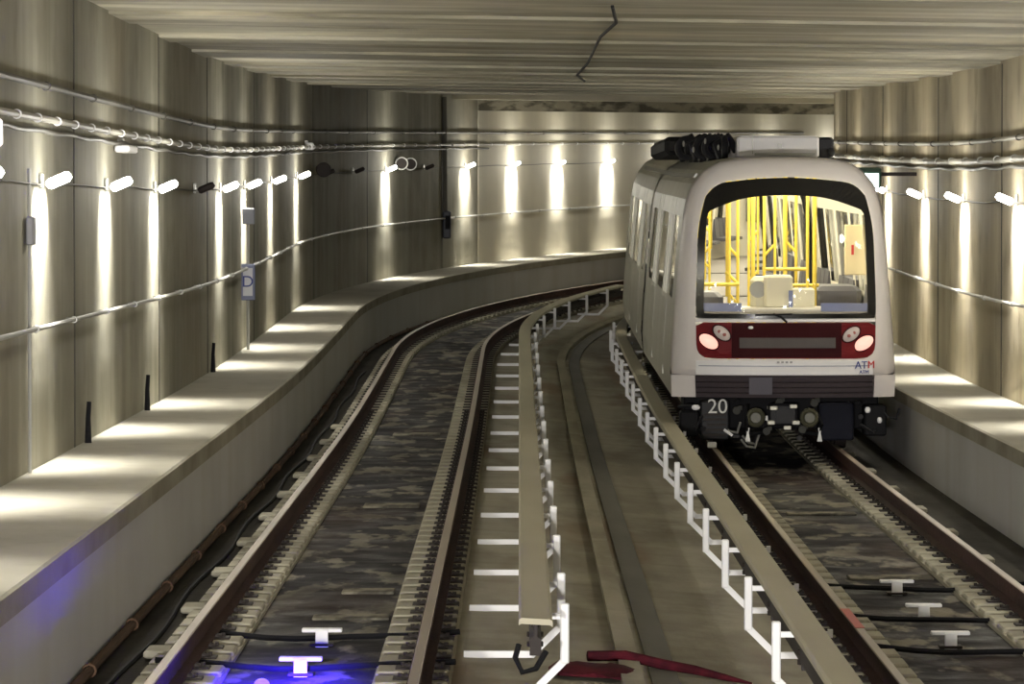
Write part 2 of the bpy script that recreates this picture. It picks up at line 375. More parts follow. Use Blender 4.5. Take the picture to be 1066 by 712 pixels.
# ------------------------------------------------------------ white T markers + black cross cables on the trackbeds
def tmark():
    t = thing('track_marker', (0, 0, 0), 'x', 'track marker', world=False)
    a = MB(); a.bbox((0, 0, .105), (.27, .09, .025), .004); a.build('cross_bar', white, t)
    b = MB(); b.bbox((0, -.045, .045), (.085, .03, .13), .004); b.build('upright', white, t)
    d = MB(); d.bbox((0, 0, .01), (.16, .14, .02), .004); d.build('foot_plate', dark, t)
    return t
def s_floor(y, hc): return hc*F/(y-216)
pr = tmark()
for i, (side, yb, u) in enumerate((('L', 686, -1.37), ('L', 656, -1.32), ('R', 659, 3.03), ('R', 630, 3.04), ('R', 605, 3.02))):
    hc = 2.83 if side == 'L' else 2.98
    r = pr if i == 0 else dup(pr, (0, 0, 0), 0)
    r.location = P(s_floor(yb, hc), u, -.24)
    r['label'] = ['white T-shaped marker in the empty track, lit by the blue lamp', 'white T-shaped marker in the empty track, behind the bluish one',
                  'nearest of three white T-shaped markers in the train track', 'middle one of three white T-shaped markers in the train track', 'farthest of three white T-shaped markers in the train track'][i]
for i, (s_, u0, u1, lab) in enumerate(((27.3, -2.3, -.4, 'black cable crossing the empty track just before the nearer marker'), (29.2, -2.25, -.4, 'black cable crossing the empty track behind the first marker'),
                            (29.7, 2.35, 4.3, 'black cable crossing the train track, nearest of three'), (32.0, 2.35, 4.2, 'black cable crossing the train track, middle of three'), (34.6, 2.35, 4.15, 'black cable crossing the train track, farthest of three'))):
    t = thing('cross_cable', P(s_, u0, -.24), lab, 'cable')
    MB().tube([P(s_+.08*math.sin(j*1.1+i), u0+(u1-u0)*j/10, -.165-.05*math.sin(PI*j/10)) for j in range(11)], .022, 6).build('cable_run', black, t, smooth=True)
# pale pads lying on the trackbed of the empty track
rng = random.Random(3)
for i, (s_, u, w, l) in enumerate(((42.5, -1.25, .55, .5), (33, -1.15, .4, .35), (30.9, -1.2, .55, .3), (55, -1.3, .6, .5), (36, 3.1, .7, .35), (43.5, 3.05, .7, .3))):
    o = MB().bbox((0, 0, 0), (w, l, .02), .006).build('concrete_pad', padm); o.location = P(s_, u, -.235)
    tag(o, ['pale concrete pad midway along the dark bed of the empty track', 'pale concrete pad in the empty track, third from the blue lamp', 'pale concrete pad in the empty track, just behind the markers', 'farthest pale concrete pad in the empty track',
            'pale concrete pad in the train track, behind the white markers', 'pale concrete pad in the train track, nearest the train'][i], 'pad')
# blue lamp added to make the blue glow over the near trackbed
bl = thing('blue_signal_lamp', P(24.5, -1.46, -.24), 'small glowing blue lamp between the rails of the empty track', 'signal lamp')
MB().bbox(P(24.5, -1.46, -.13), (.10, .10, .23), .02).build('lamp_housing', dark, bl)
MB().ball(P(24.5, -1.46, -.01), (.045, .045, .035)).build('lamp_lens', addedlamp, bl, smooth=True)
def light(kind, name, loc, energy, col=(1, 1, 1), parent=None, rot=(0, 0, 0), **kw):
    d = bpy.data.lights.new(name, kind); d.energy = energy; d.color = col
    for k, v in kw.items(): setattr(d, k, v)
    o = bpy.data.objects.new(name, d); C.objects.link(o); o.location = loc; o.rotation_euler = rot
    if parent is not None: o.parent = parent
    return o
light('SPOT', 'blue_glow', (.05, .06, .40), 24000, (.035, .012, 1), bl, (math.radians(65), 0, 0), spot_size=math.radians(41), spot_blend=.9, shadow_soft_size=.03)

# ------------------------------------------------------------ wall lamps
LAMPC = (1, .955, .85)
def wall_lamp(k, lit=True):
    """k=+1 on the left wall (sticks out to +x), -1 on the right. origin on the wall"""
    t = thing('wall_lamp', (0, 0, 0), 'x', 'lamp', world=False)
    a = MB(); a.bbox((.015*k, 0, .05), (.03, .12, .12), .008); a.build('wall_plate', grey, t)
    b = MB(); b.tube([(.02*k, 0, .02), (.08*k, 0, .03), (.12*k, 0, .04)], .018, 8); b.build('arm', grey, t)
    c = MB(); c.tube([(.06*k, 0, .015), (.08*k, 0, .025), (.22*k, 0, .085), (.245*k, 0, .10)], .042, 12, [.6, 1, 1, .6]); c.build('lamp_head', lampm if lit else dark, t, smooth=True)
    if lit:
        light('AREA', 'lamp_wash', (.17*k, 0, .06), 40, LAMPC, t, (0, math.radians(24)*k, 0), shape='RECTANGLE', size=.05, size_y=.85, spread=math.radians(84))
        light('SPOT', 'lamp_beam', (.32*k, 0, .0), 80, LAMPC, t, (0, 0, 0), spot_size=math.radians(78), spot_blend=.7, shadow_soft_size=.06)
        light('POINT', 'lamp_spill', (.68*k, 0, .16), 27, LAMPC, t, (0, 0, 0), shadow_soft_size=.08)
    return t
LH = 2.86
litL = [(18.5, 1), (24.0, 1), (29.8, 1), (34.3, 1), (39.7, 1), (45.0, 1), (50.5, 0), (54.8, 1), (59.7, 1), (66.1, 1), (73.6, 1), (79.1, 0), (84.1, 0), (88.6, 1), (93.2, 0), (97.8, 1), (102.5, 1), (106.9, 1), (111.5, 1), (116.2, 1), (120.8, 1), (125.4, 1), (130, 1)]
names = {34.3: 'lit wall lamp on the left wall, the leftmost with a full light streak', 39.7: 'lit wall lamp on the left wall, second long light streak from the left', 45.0: 'lit wall lamp on the left wall, third long light streak from the left',
 50.5: 'unlit wall lamp on the left wall, between the third and fourth light streaks', 54.8: 'lit wall lamp on the left wall just before the blue-edged sign', 59.7: 'lit wall lamp on the left wall right above the blue-edged sign',
 66.1: 'lit wall lamp on the left wall just past the blue-edged sign', 73.6: 'lit wall lamp on the left wall, second past the blue-edged sign', 79.1: 'unlit wall lamp on the left wall in the dark stretch, nearer one',
 84.1: 'unlit wall lamp on the left wall in the dark stretch, farther one', 88.6: 'lit wall lamp beside the round speakers on the left wall', 93.2: 'unlit wall lamp between the round speakers and the dark wall seam',
 97.8: 'lit wall lamp on the left wall just before the pale wall begins', 102.5: 'leftmost lit lamp on the pale far wall', 106.9: 'second lit lamp from the left on the pale far wall', 111.5: 'third lit lamp from the left on the pale far wall, nearest the train', 116.2: 'lit lamp on the pale far wall hidden behind the train roof',
 120.8: 'lit lamp on the pale far wall, second hidden behind the train', 125.4: 'lit lamp on the pale far wall, third hidden behind the train', 130: 'lit lamp on the pale far wall, farthest hidden behind the train',
 29.8: 'lit wall lamp cut by the left edge of the picture', 24.0: 'lit wall lamp outside the left edge of the picture', 18.5: 'lit wall lamp farthest outside the left edge, nearest the viewer'}
pl_, pu_ = wall_lamp(1), wall_lamp(1, False); first = {1: pl_, 0: pu_}; used = set()
for s_, lit in litL:
    r = first[lit] if lit not in used else dup(first[lit], (0, 0, 0), 0); used.add(lit)
    r.location = P(s_, LW, LH); r.rotation_euler = (0, 0, -heading(s_)); r['label'] = names[s_]; r['group'] = 'lamps along the left wall'
pr_ = wall_lamp(-1)
litR = [(20.5, 'lit wall lamp on the right wall, outside the picture and nearest the viewer'), (26.3, 'lit wall lamp on the right wall, second outside the picture'), (32, 'lit wall lamp on the right wall, third outside the picture'), (37.4, 'lit wall lamp on the right wall, fourth outside the picture'),
 (43, 'lit wall lamp on the right wall just outside the right edge'), (48.5, 'lit wall lamp at the right edge of the picture on the right wall'), (54.3, 'lit wall lamp on the right wall, middle of the three clear ones'),
 (59.6, 'lit wall lamp on the right wall, left of the three clear ones'), (65.5, 'lit wall lamp on the right wall right beside the train'), (71.5, 'lit wall lamp on the right wall hidden behind the train'), (78, 'lit wall lamp on the right wall, second hidden behind the train'), (84.5, 'lit wall lamp round the bend of the right wall, nearest'), (91, 'lit wall lamp round the bend of the right wall, second'), (97, 'lit wall lamp round the bend of the right wall, third'), (103.5, 'lit wall lamp round the bend of the right wall, fourth')]
for i, (s_, lab) in enumerate(litR):
    r = pr_ if i == 0 else dup(pr_, (0, 0, 0), 0)
    r.location = P(s_, RW, LH+.02); r.rotation_euler = (0, 0, -heading(s_)); r['label'] = lab; r['group'] = 'lamps along the right wall'

# ------------------------------------------------------------ handrails, conduits and cables on the walls
def run(u, h, r, a, b, m, name, label, cat, k, nb=0, bm_=None, bname='bracket', sag=0, per=5.3, seg=1.5):
    t = thing(name, P(max(a, 30), u, h), label, cat)
    r *= .8
    st = stations(a, b, seg)
    MB().tube([P(s_, u, h-sag*abs(math.sin(PI*s_/per))) for s_ in st], r, 8).build(name.split('_')[-1]+'_run', m, t, smooth=True)
    if nb:
        proto = None
        for i in range(nb):
            s_ = 30.5+i*(b-30.5)/nb
            if proto is None:
                q = MB(); q.box((-.03*k, 0, 0), (.07, .05, .035)); q.torus((0, 0, 0), r+.004, .007, 'y', 12, 6); proto = q.build(bname, bm_ or grey, t, (0, 0, 0)); c = proto
            else: c = proto.copy(); C.objects.link(c); c.parent = t
            c.location = P(s_, u, h)-Vector(t['_o']); c.rotation_euler = (0, 0, -heading(s_))
run(LW+.07, 1.76, .025, 14, 128, grey, 'wall_handrail', 'thin steel handrail along the left wall above the walkway', 'handrail', 1, 34)
run(RW-.07, 1.76, .025, 14, 90, grey, 'wall_handrail', 'thin steel handrail along the right wall above the walkway', 'handrail', -1, 20)
run(LW+.06, 3.66, .035, 14, 128, darkpipe, 'wall_conduit', 'dark conduit, the upper line running along the left wall', 'conduit', 1, 26, darkpipe)
run(LW+.10, 3.39, .034, 14, 128, pipem, 'wall_cable', 'pale cable with bright clamps, the lower line on the left wall', 'cable', 1, 70, white, 'cable_clamp')
run(LW+.07, 3.31, .026, 14, 100, darkpipe, 'wall_cable', 'dark sagging cable just under the pale clamped one on the left wall', 'cable', 1, 0, sag=.02, per=2.4, seg=.6)
run(RW-.07, 3.62, .034, 14, 90, pipem, 'wall_conduit', 'pale conduit, the upper line running along the right wall', 'conduit', -1, 24, darkpipe)
run(RW-.10, 3.39, .045, 14, 90, pipem, 'wall_cable', 'pale cable, the lower line running along the right wall', 'cable', -1, 34, grey, 'cable_clamp', sag=.012, per=3.2, seg=.8)
run(RW-.07, 3.31, .03, 14, 90, darkpipe, 'wall_cable', 'dark sagging cable just under the pale one on the right wall', 'cable', -1, 0, sag=.025, per=2.7, seg=.6)
run(LW+.03, 2.90, .010, 14, 112, darkpipe, 'lamp_cable', 'thin feed cable linking the lamps on the left wall', 'cable', 1, 0, sag=.02)
run(RW-.03, 2.92, .014, 14, 90, darkpipe, 'lamp_cable', 'thin feed cable linking the lamps on the right wall', 'cable', -1, 0, sag=.04, per=5.5)
# ceiling cable (kinked) and a lighter duct patch
t = thing('ceiling_cable', P(45, 1.5, 4.5), 'thin dark kinked cable fixed across the ceiling', 'cable')
MB().tube([P(37.0, .80, 4.485), P(40.0, .90, 4.48), P(43.5, .82, 4.48), P(52, .83, 4.48), P(58.5, .80, 4.48), P(59.5, .80, 4.48), P(64.5, .98, 4.48)], .016, 6).build('cable_run', black, t)
t = thing('ceiling_duct', P(45, -.6, 4.5), 'flat greyish duct plate running along the ceiling', 'duct')
MB().sweep([(-.70, 4.485), (-.70, 4.51), (-.30, 4.51), (-.30, 4.485)], 36, 56, 2, 0).build('duct_cover', ceilm, t)

# ------------------------------------------------------------ wall equipment
# pole sign
def at(s_, u, h): return P(s_, u, h)
t = thing('wall_sign', P(59.2, -3.6, .65), 'tall blue-edged white sign with a D-shaped mark on a post by the left wall', 'sign')
c = P(59.2, -3.71, 1.58)
MB().tube([P(59.25, -3.71, .65), P(59.25, -3.71, 2.60)], .022, 8).build('sign_post', grey, t)
MB().bbox(c, (.20, .03, .50), .012).build('sign_frame', signblue, t)
MB().box(c+Vector((0, -.02, 0)), (.13, .012, .38)).build('sign_face', mat('sign white', (.62, .63, .68), .5), t)
MB().bbox(P(59.2, -3.70, 2.48), (.17, .1, .22), .012).build('junction_box', mat('box blue grey', (.22, .23, .28), .5), t)
def text(s, size, m, name, parent, loc, rot, ext=.004):
    cu = bpy.data.curves.new(name, 'FONT'); cu.body = s; cu.size = size; cu.extrude = ext; cu.align_x = 'CENTER'; cu.align_y = 'CENTER'
    ob = bpy.data.objects.new(name+'_tmp', cu); C.objects.link(ob)
    dg = bpy.context.evaluated_depsgraph_get(); me = bpy.data.meshes.new_from_object(ob.evaluated_get(dg)); bpy.data.objects.remove(ob)
    me.materials.clear(); me.materials.append(m)
    o = bpy.data.objects.new(name, me); C.objects.link(o); o.parent = parent; o.location = loc; o.rotation_euler = rot; return o
text('D', .22, letterm, 'sign_letter', t, c+Vector((0, -.03, 0))-Vector(t['_o']), (PI/2, 0, 0))
# round speakers / cameras
def speaker(s_, u, h, lab, k=1, sc=1.0, rim=None):
    t = thing('tunnel_speaker', P(s_, u, h), lab, 'speaker', 'round speakers on the left wall')
    o_ = P(s_, u, h)
    MB().box(o_+Vector((.06*k, 0, .02)), (.14, .06, .06)).build('mount', dark, t)
    MB().tube([o_+Vector((.14*k, .10, 0)), o_+Vector((.14*k, -.02, 0)), o_+Vector((.14*k, -.14, -.01)), o_+Vector((.14*k, -.18, -.01))], .13*sc, 16, [.45, .6, 1, 1]).build('horn', dark, t, smooth=True)
    MB().torus(o_+Vector((.14*k, -.18, -.01)), .125*sc, (.015 if rim is None else .012), 'y', 20, 6).build('rim', rim or grey, t, smooth=True)
speaker(78.2, LW, 2.98, 'dark round speaker on the left wall, left of the unlit lamps', rim=dark)
speaker(89.9, LW, 3.02, 'left one of two round speakers beside a lit lamp')
speaker(91.0, LW, 3.0, 'right one of two round speakers beside a lit lamp')
# phone cabinet on the seam
s_ = 95.4; t = thing('emergency_phone', P(s_, LW, 1.45), 'narrow dark emergency phone box on the seam of the left wall', 'phone box')
o_ = P(s_, LW, 1.62)
MB().bbox(o_+Vector((.1, 0, 0)), (.18, .2, .62), .03).build('cabinet', mat('phone housing', (.05, .055, .075), .5), t)
MB().box(o_+Vector((.12, -.11, .05)), (.11, .02, .3)).build('handset', black, t)
MB().tube([o_+Vector((.06, 0, .3)), P(s_, LW+.05, 4.45)], .05, 8).build('cable_riser', darkpipe, t)
# small fixtures on the upper line
for s_, h, m, lab in ((41.0, 3.25, white, 'small white fixture under the upper cables of the left wall, leftmost'), (75.8, 3.40, white, 'round white fixture on the upper cables of the left wall'), ):
    o_ = P(s_, LW, h); t = thing('wall_fixture', o_, lab, 'fixture')
    MB().bbox(o_+Vector((.08, 0, .0)), (.14, .9 if s_ < 50 else .3, .07 if s_ < 50 else .13), .015).build('housing', m, t)
    MB().box(o_+Vector((.03, 0, .05)), (.06, .05, .1)).build('mount', grey, t)
o_ = P(29.8, LW, 3.2); t = thing('wall_fixture', o_, 'pinkish white box at the left edge above the cut-off lamp', 'fixture')
MB().bbox(o_+Vector((.13, 0, .02)), (.2, .3, .2), .02).build('housing', pink, t)
MB().box(o_+Vector((.02, 0, .02)), (.04, .2, .12)).build('mount', grey, t)
# vertical conduit next to the first lamp, with box
t = thing('cable_riser', P(34.0, LW, .65), 'white vertical cable riser beside the leftmost full light streak', 'cable riser')
MB().tube([P(33.3, LW+.03, .65), P(33.3, LW+.03, 3.0)], .014, 8).build('riser_pipe', grey, t)
MB().bbox(P(33.3, LW+.045, 2.52), (.06, .2, .22), .01).build('riser_box', mat('riser box', (.2, .2, .22), .5), t)
for i, (s_, lab) in enumerate(((37.6, 'leftmost black stub pipe rising at the foot of the left wall'), (43.6, 'middle black stub pipe at the foot of the left wall'), (53.0, 'farthest black stub pipe at the foot of the left wall'))):
    o = MB().tube([(0, 0, 0), (0, 0, .22), (.01, 0, .36)], .022, 8, [1.4, 1, .9]).build('stub_pipe', black, smooth=True); o.location = P(s_, LW+.05, .65); tag(o, lab, 'pipe')
# lit sign on the right wall behind the train
o_ = P(58.6, 4.74, 3.16); t = thing('exit_sign', o_, 'lit white sign box with a dark green hood by the right wall', 'sign')
MB().bbox(o_+Vector((0, 0, .0)), (.34, .12, .28), .02).build('sign_housing', signgreen, t)
MB().box(o_+Vector((-.01, -.065, -.03)), (.28, .012, .18)).build('sign_face', signlit, t)
MB().box(o_+Vector((.40, 0, .05)), (.5, .05, .05)).build('sign_arm', dark, t)

# ------------------------------------------------------------ THE TRAIN
TU = 3.10
S1 = 50.3
PROF = [(0, 3.43), (.5, 3.415), (.76, 3.37), (.93, 3.27), (1.06, 3.11), (1.135, 2.93), (1.175, 2.72), (1.215, 2.30), (1.265, 1.74), (1.305, 1.2), (1.32, .9), (1.30, .62)]
tr0 = P(S1, TU, 0)
T = thing('metro_train', tr0, 'pale grey driverless metro train with a lit interior and red tail lamps', 'train')
T['_o'] = list(tr0)
CARS = [(S1+.45, 62.3), (62.9, 74.9), (75.5, 87.5), (88.1, 100.1)]
def carP(ci, t, w, z):
    a, b = CARS[ci]; A = P(a, TU, z); B = P(b, TU, z); d = (B-A); q = A+d*t; n = Vector((d.y, -d.x, 0)).normalized()
    return q+n*w
def ring(ci, t, prof, sc=0):
    full = [(-w, z) for w, z in reversed(prof)]+[(w, z) for w, z in prof[1:]]
    return [carP(ci, t, w, z) for w, z in full]
def inset(prof, d):
    out = []
    for w, z in prof: out.append((max(0, w-d) if w > .4 else w, z-(d if z > 3 else 0)))
    return out
WINS = [(.09, .20), (.40, .58), (.78, .90)]; DOORS = [(.235, .365), (.615, .745)]
IP = [(w-.07 if w > .1 else w, z-.10 if z > 3.2 else z-.05 if z > 3 else z) for w, z in PROF]
IP[-1] = (1.24, .95); IP[-2] = (1.25, 1.0)
NP = len(PROF); NF = 2*NP-1
def zmid(i):
    full = [z for w, z in reversed(PROF)]+[z for w, z in PROF[1:]]
    return (full[i]+full[i+1])/2
for ci in range(4):
    cuts = sorted(set([0, 1]+[x for w in WINS+DOORS for x in w]+[.03, .97]))
    for nm, prof, m in (('car_body', PROF, sidem), ('interior_lining', IP, inter)):
        mb = MB(); rg = [ring(ci, t, prof) for t in cuts]
        for i in range(len(cuts)-1):
            tm = (cuts[i]+cuts[i+1])/2
            win = any(a < tm < b for a, b in WINS+DOORS)
            for j in range(NF-1):
                if win and 1.75 < zmid(j) < 2.6: continue
                mb.add([rg[i][j], rg[i][j+1], rg[i+1][j+1], rg[i+1][j]], [(0, 1, 2, 3)])
        mb.build(nm, m, T)
    # windows
    for a, b in WINS+DOORS:
        for sd in (-1, 1):
            mb = MB()
            pts = [(1.255, 1.74), (1.205, 2.30), (1.165, 2.72)]
            mb.loft([[carP(ci, t, sd*w, z) for w, z in pts] for t in (a, b)], False, False)
            mb.build('side_window', sideglass, T)
    for a, b in DOORS:
        for sd in (-1, 1):
            mb = MB()
            for x0, x1 in ((a, a+.008), (b-.008, b), ((a+b)/2-.004, (a+b)/2+.004)):
                mb.loft([[carP(ci, x0, sd*(w+.004), z), carP(ci, x1, sd*(w+.004), z), carP(ci, x1, sd*(w-.03), z), carP(ci, x0, sd*(w-.03), z)] for w, z in ((1.32, .75), (1.305, 1.2), (1.265, 1.74), (1.215, 2.3), (1.175, 2.72), (1.135, 2.93))], True)
            mb.build('door_frame', sidem, T)
            mb = MB()
            mb.loft([[carP(ci, t, sd*(w+.008), z) for w, z in ((1.32, .72), (1.305, 1.2), (1.27, 1.68))] for t in (a, b)], False, False); mb.build('door_panel', sidem, T)
    mb = MB(); mb.loft([[carP(ci, t, -1.24, .95), carP(ci, t, 1.24, .95), carP(ci, t, 1.24, .85), carP(ci, t, -1.24, .85)] for t in (0, 1)], True); mb.build('interior_floor', ifloor, T)
    mb = MB(); mb.loft([[carP(ci, t, -1.15, .80), carP(ci, t, 1.15, .80), carP(ci, t, 1.0, .45), carP(ci, t, -1.0, .45)] for t in (.02, .98)], True)
    mb.build('underframe', black, T)
    for sd in (-1, 1):
        mb = MB(); mb.loft([[carP(ci, t, sd*.62, 3.26), carP(ci, t, sd*.38, 3.28), carP(ci, t, sd*.38, 3.25), carP(ci, t, sd*.62, 3.23)] for t in (.02, .98)], True); mb.build('ceiling_light', stripm, T)
        for a, b in ((.04, .22), (.38, .60), (.76, .96)):
            mb = MB()
            for t0 in [a+(b-a)*i/3 for i in range(3)]:
                t1 = t0+(b-a)/3-.006
                mb.loft([[carP(ci, t, sd*w, z) for w, z in ((.80, 1.36), (1.22, 1.36), (1.24, 1.86), (1.17, 1.86), (1.12, 1.44), (.80, 1.42))] for t in (t0, t1)], True)
            mb.build('seat_row', seatm, T)
    if ci:   # bellows
        A = (CARS[ci-1][1]+CARS[ci][0])/2
        mb = MB(); prof2 = [(w*.93, .8+(z-.8)*.97) for w, z in PROF]
        full = [(-w, z) for w, z in reversed(prof2)]+[(w, z) for w, z in prof2[1:]]
        full2 = [(w*.9, z*.97 if z > 3 else z) for w, z in full]
        rr = []
        for i in range(7):
            s_ = A-.32+i*.107; kx = 1 if i % 2 else .96
            rr.append([P(s_, TU+w*kx, z*kx+.05) for w, z in full])
        mb.loft(rr, False, False)
        mb.build('gangway_bellows', blacksh, T)
    p = carP(ci, .5, 0, 3.0)
    light('AREA', 'cabin_light', p-tr0, 55, (1, .92, .70), T, (0, 0, -heading(sum(CARS[ci])/2)), shape='RECTANGLE', size=.8, size_y=10.5)
# -- bogies
for s_ in (52.6, 60.2, 65.2, 72.4, 78, 85):
    for sd in (-1, 1):
        c = P(s_, TU+sd*.72, .34); th = -heading(s_)
        mb = MB()
        for dy in (-.8, .8):
            q = P(s_+dy, TU+sd*.74, .34)
            mb.disc(q, .34, .12, 'x', 24); mb.disc(q+Vector((sd*-.08, 0, 0)), .37, .03, 'x', 24)
        mb.build('wheel', dark, T, smooth=False)
        mb = MB(); mb.bbox(P(s_, TU+sd*1.0, .42), (.16, 2.3, .22), .03); mb.ball(P(s_, TU+sd*1.0, .58), (.12, .2, .12)); mb.build('bogie_frame', black, T)
# -- front end
def bulge(x, z):
    return S1+.34*abs(x/1.32)**2.6+.07*max(0, z-1.5)**2+(.04*(.9-z) if z < .9 else 0)
def fp(x, z, d=0): return Vector((TU+x, bulge(x, z)+d, P(S1, TU, z).z))
full = [(-w, z) for w, z in reversed(PROF)]+[(w, z) for w, z in PROF[1:]]
def roundpoly(pts, n=6):
    """pts: (x,z,r) -> rounded outline"""
    out = []; m = len(pts)
    for i in range(m):
        p = Vector(pts[i][:2]); a = Vector(pts[i-1][:2]); b = Vector(pts[(i+1) % m][:2]); r = pts[i][2]
        if r <= 0: out.append((p.x, p.y)); continue
        da = (a-p).normalized(); db = (b-p).normalized()
        p0 = p+da*r; p1 = p+db*r
        for k in range(n+1):
            t = k/n; q = p0*(1-t)**2+p*2*t*(1-t)+p1*t*t; out.append((q.x, q.y))
    return out
def resample(poly, c, n=96):
    """radial resample of a star-shaped outline about c"""
    out = []
    for i in range(n):
        a = -PI/2+2*PI*i/n; d = Vector((math.cos(a), math.sin(a))); best = None
        for j in range(len(poly)):
            p = Vector(poly[j]); q = Vector(poly[(j+1) % len(poly)]); e = q-p; w = p-Vector(c)
            den = d.x*(-e.y)+e.x*d.y
            if abs(den) < 1e-9: continue
            t = (w.x*(-e.y)+e.x*w.y)/den; v = (d.x*w.y-d.y*w.x)/den
            if t > 0 and -1e-6 <= v <= 1+1e-6 and (best is None or t > best): best = t
        if best is None: best = .01
        out.append((c[0]+d.x*best, c[1]+d.y*best))
    return out
MC = (.02, 2.2)
mask = roundpoly([(-1.02, 1.07, .16), (1.06, 1.07, .16), (1.075, 1.7, .02), (1.045, 2.72, .3), (.90, 3.12, .22), (.02, 3.22, .5), (-.86, 3.12, .22), (-1.005, 2.72, .3), (-1.035, 1.7, .02)])
outer = full[:]                                  # body outline, closed at the bottom at z .62 -> front panel to .86
outp = roundpoly([(x, z, 0) for x, z in full])
# shell: ring from mask outline to body outline above z=.86
body_front = [(x, max(z, .86)) for x, z in full]
N_ = 120
m_r = resample(mask, MC, N_); o_r = resample(body_front, MC, N_)
mb = MB(); rings = []
for k, dd in ((0, .0), (.25, -.012), (.6, -.004), (.88, .04), (.97, .10), (1.0, .18)):
    rings.append([fp(a[0]*(1-k)+b[0]*k, a[1]*(1-k)+b[1]*k, dd) for a, b in zip(m_r, o_r)])
mb.loft(rings, False)
mb.build('front_shell', shell, T, smooth=True)
# shell side return to the first car body
mb = MB()
r0 = [fp(x, z, .18) for x, z in full]; r1 = ring(0, 0, PROF)
mb.loft([r0, r1], False, False); mb.build('front_shell', shell, T, smooth=True)
# lower corners and white panel
for sd in (-1, 1):
    mb = MB(); xs = (1.06, 1.16, 1.26, 1.315) if sd > 0 else (1.04, 1.16, 1.26, 1.315)
    mb.loft([[fp(sd*x, .875, .0), fp(sd*(x-.01), .62, .02), fp(sd*(x-.01), .62, .30), fp(sd*x, .875, .30)] for x in xs], True); mb.build('corner_skirt', shell, T)
mb = MB(); mb.loft([[fp(x, .885, -.006), fp(x, 1.05, -.016), fp(x, 1.05, .05), fp(x, .885, .05)] for x in [-1.03+2.07*i/16 for i in range(17)]], True); FP = mb.build('front_panel', whitep, T)
mb = MB(); mb.loft([[fp(x, .985, -.02), fp(x, .995, -.02), fp(x, .995, .0), fp(x, .985, .0)] for x in [-1.0+2.0*i/16 for i in range(17)]], True); mb.build('panel_groove', mat('blue grey line', (.25, .27, .36), .4), FP, tr0)
# dark ribbed bumper
mb = MB()
for i in range(4):
    z0 = .625+i*.062
    mb.loft([[fp(x, z0, -.03), fp(x, z0+.045, -.045), fp(x, z0+.055, .0), fp(x, z0, .08)] for x in [-1.03+2.07*j/12 for j in range(13)]], True)
mb.loft([[fp(x, .62, .02), fp(x, .875, .0), fp(x, .875, .2), fp(x, .62, .2)] for x in [-1.03+2.07*j/12 for j in range(13)]], True)
bu = mb.build('bumper', mat('bumper plum grey', (.06, .048, .055), .7, spec=.15), T)
mb = MB(); mb.loft([[fp(x, .66, -.055), fp(x, .86, -.055), fp(x, .86, -.03), fp(x, .66, -.03)] for x in (-.42, -.28, -.15)], True); mb.build('bumper_plate', mat('bumper plate', (.10, .095, .12), .6, spec=.2), bu, tr0)
# window surround (black) with arched glass opening
wo = roundpoly([(-1.03, 1.545, .03), (1.07, 1.545, .03), (1.07, 1.8, .02), (1.04, 2.72, .3), (.90, 3.115, .22), (.02, 3.21, .5), (-.86, 3.115, .22), (-1.0, 2.72, .3), (-1.03, 1.8, .02)])
wi = roundpoly([(-.945, 1.60, .03), (.975, 1.60, .03), (.955, 2.4, .02), (.935, 2.80, .06), (.50, 2.955, .2), (0, 2.985, .2), (-.50, 2.95, .2), (-.895, 2.79, .06), (-.925, 2.4, .02)])
wc = (.02, 2.3)
a_ = resample(wo, wc, N_); b_ = resample(wi, wc, N_)
mb = MB()
mb.loft([[fp(x, z, .01) for x, z in a_], [fp(x, z, -.004) for x, z in a_], [fp(x, z, -.006) for x, z in b_], [fp(x, z, .06) for x, z in b_]], False)
WS = mb.build('window_surround', mat('gloss black', (.008, .008, .009), .18, 0, None, 0, .5), T)
mb = MB()
rg = [[fp(wc[0]+(x-wc[0])*k, wc[1]+(z-wc[1])*k, .02) for x, z in b_] for k in (1, .7, .4, .1)]
mb.loft(rg, False); mb.f.append(tuple(range(3*N_, 4*N_))); mb.build('windscreen', winglass, WS, tr0, smooth=True)
# silver line, lamp band
mb = MB(); mb.loft([[fp(x, 1.505, -.022), fp(x, 1.535, -.022), fp(x, 1.55, .02), fp(x, 1.50, .02)] for x in [-1.035+2.1*i/16 for i in range(17)]], True); mb.build('trim_strip', whitep, T)
lo = roundpoly([(-1.03, 1.495, .02), (-1.025, 1.075, .17), (1.065, 1.075, .17), (1.07, 1.495, .02)])
lc = (.02, 1.29); l_ = resample(lo, lc, N_)
mb = MB()
rg = [[fp(lc[0]+(x-lc[0])*k, lc[1]+(z-lc[1])*k, dd) for x, z in l_] for k, dd in ((1, .04), (1, -.008), (.8, -.012), (.5, -.012), (.1, -.012))]
mb.loft(rg, False); mb.f.append(tuple(range(4*N_, 5*N_))); LB = mb.build('lamp_band', redm, T, smooth=False)
mb = MB(); mb.loft([[fp(x, z, -.024) for z in (1.09, 1.49)]+[fp(x, z, -.005) for z in (1.49, 1.09)] for x in [-.62+1.28*i/10 for i in range(11)]], True); mb.build('centre_panel', redblack, LB, tr0)
mb = MB(); mb.loft([[fp(x, z, -.035) for z in (1.20, 1.32)]+[fp(x, z, -.015) for z in (1.32, 1.20)] for x in [-.53+1.12*i/10 for i in range(11)]], True); mb.build('display_strip', mat('display grey', (.10, .09, .09), .7, spec=.15), LB, tr0)
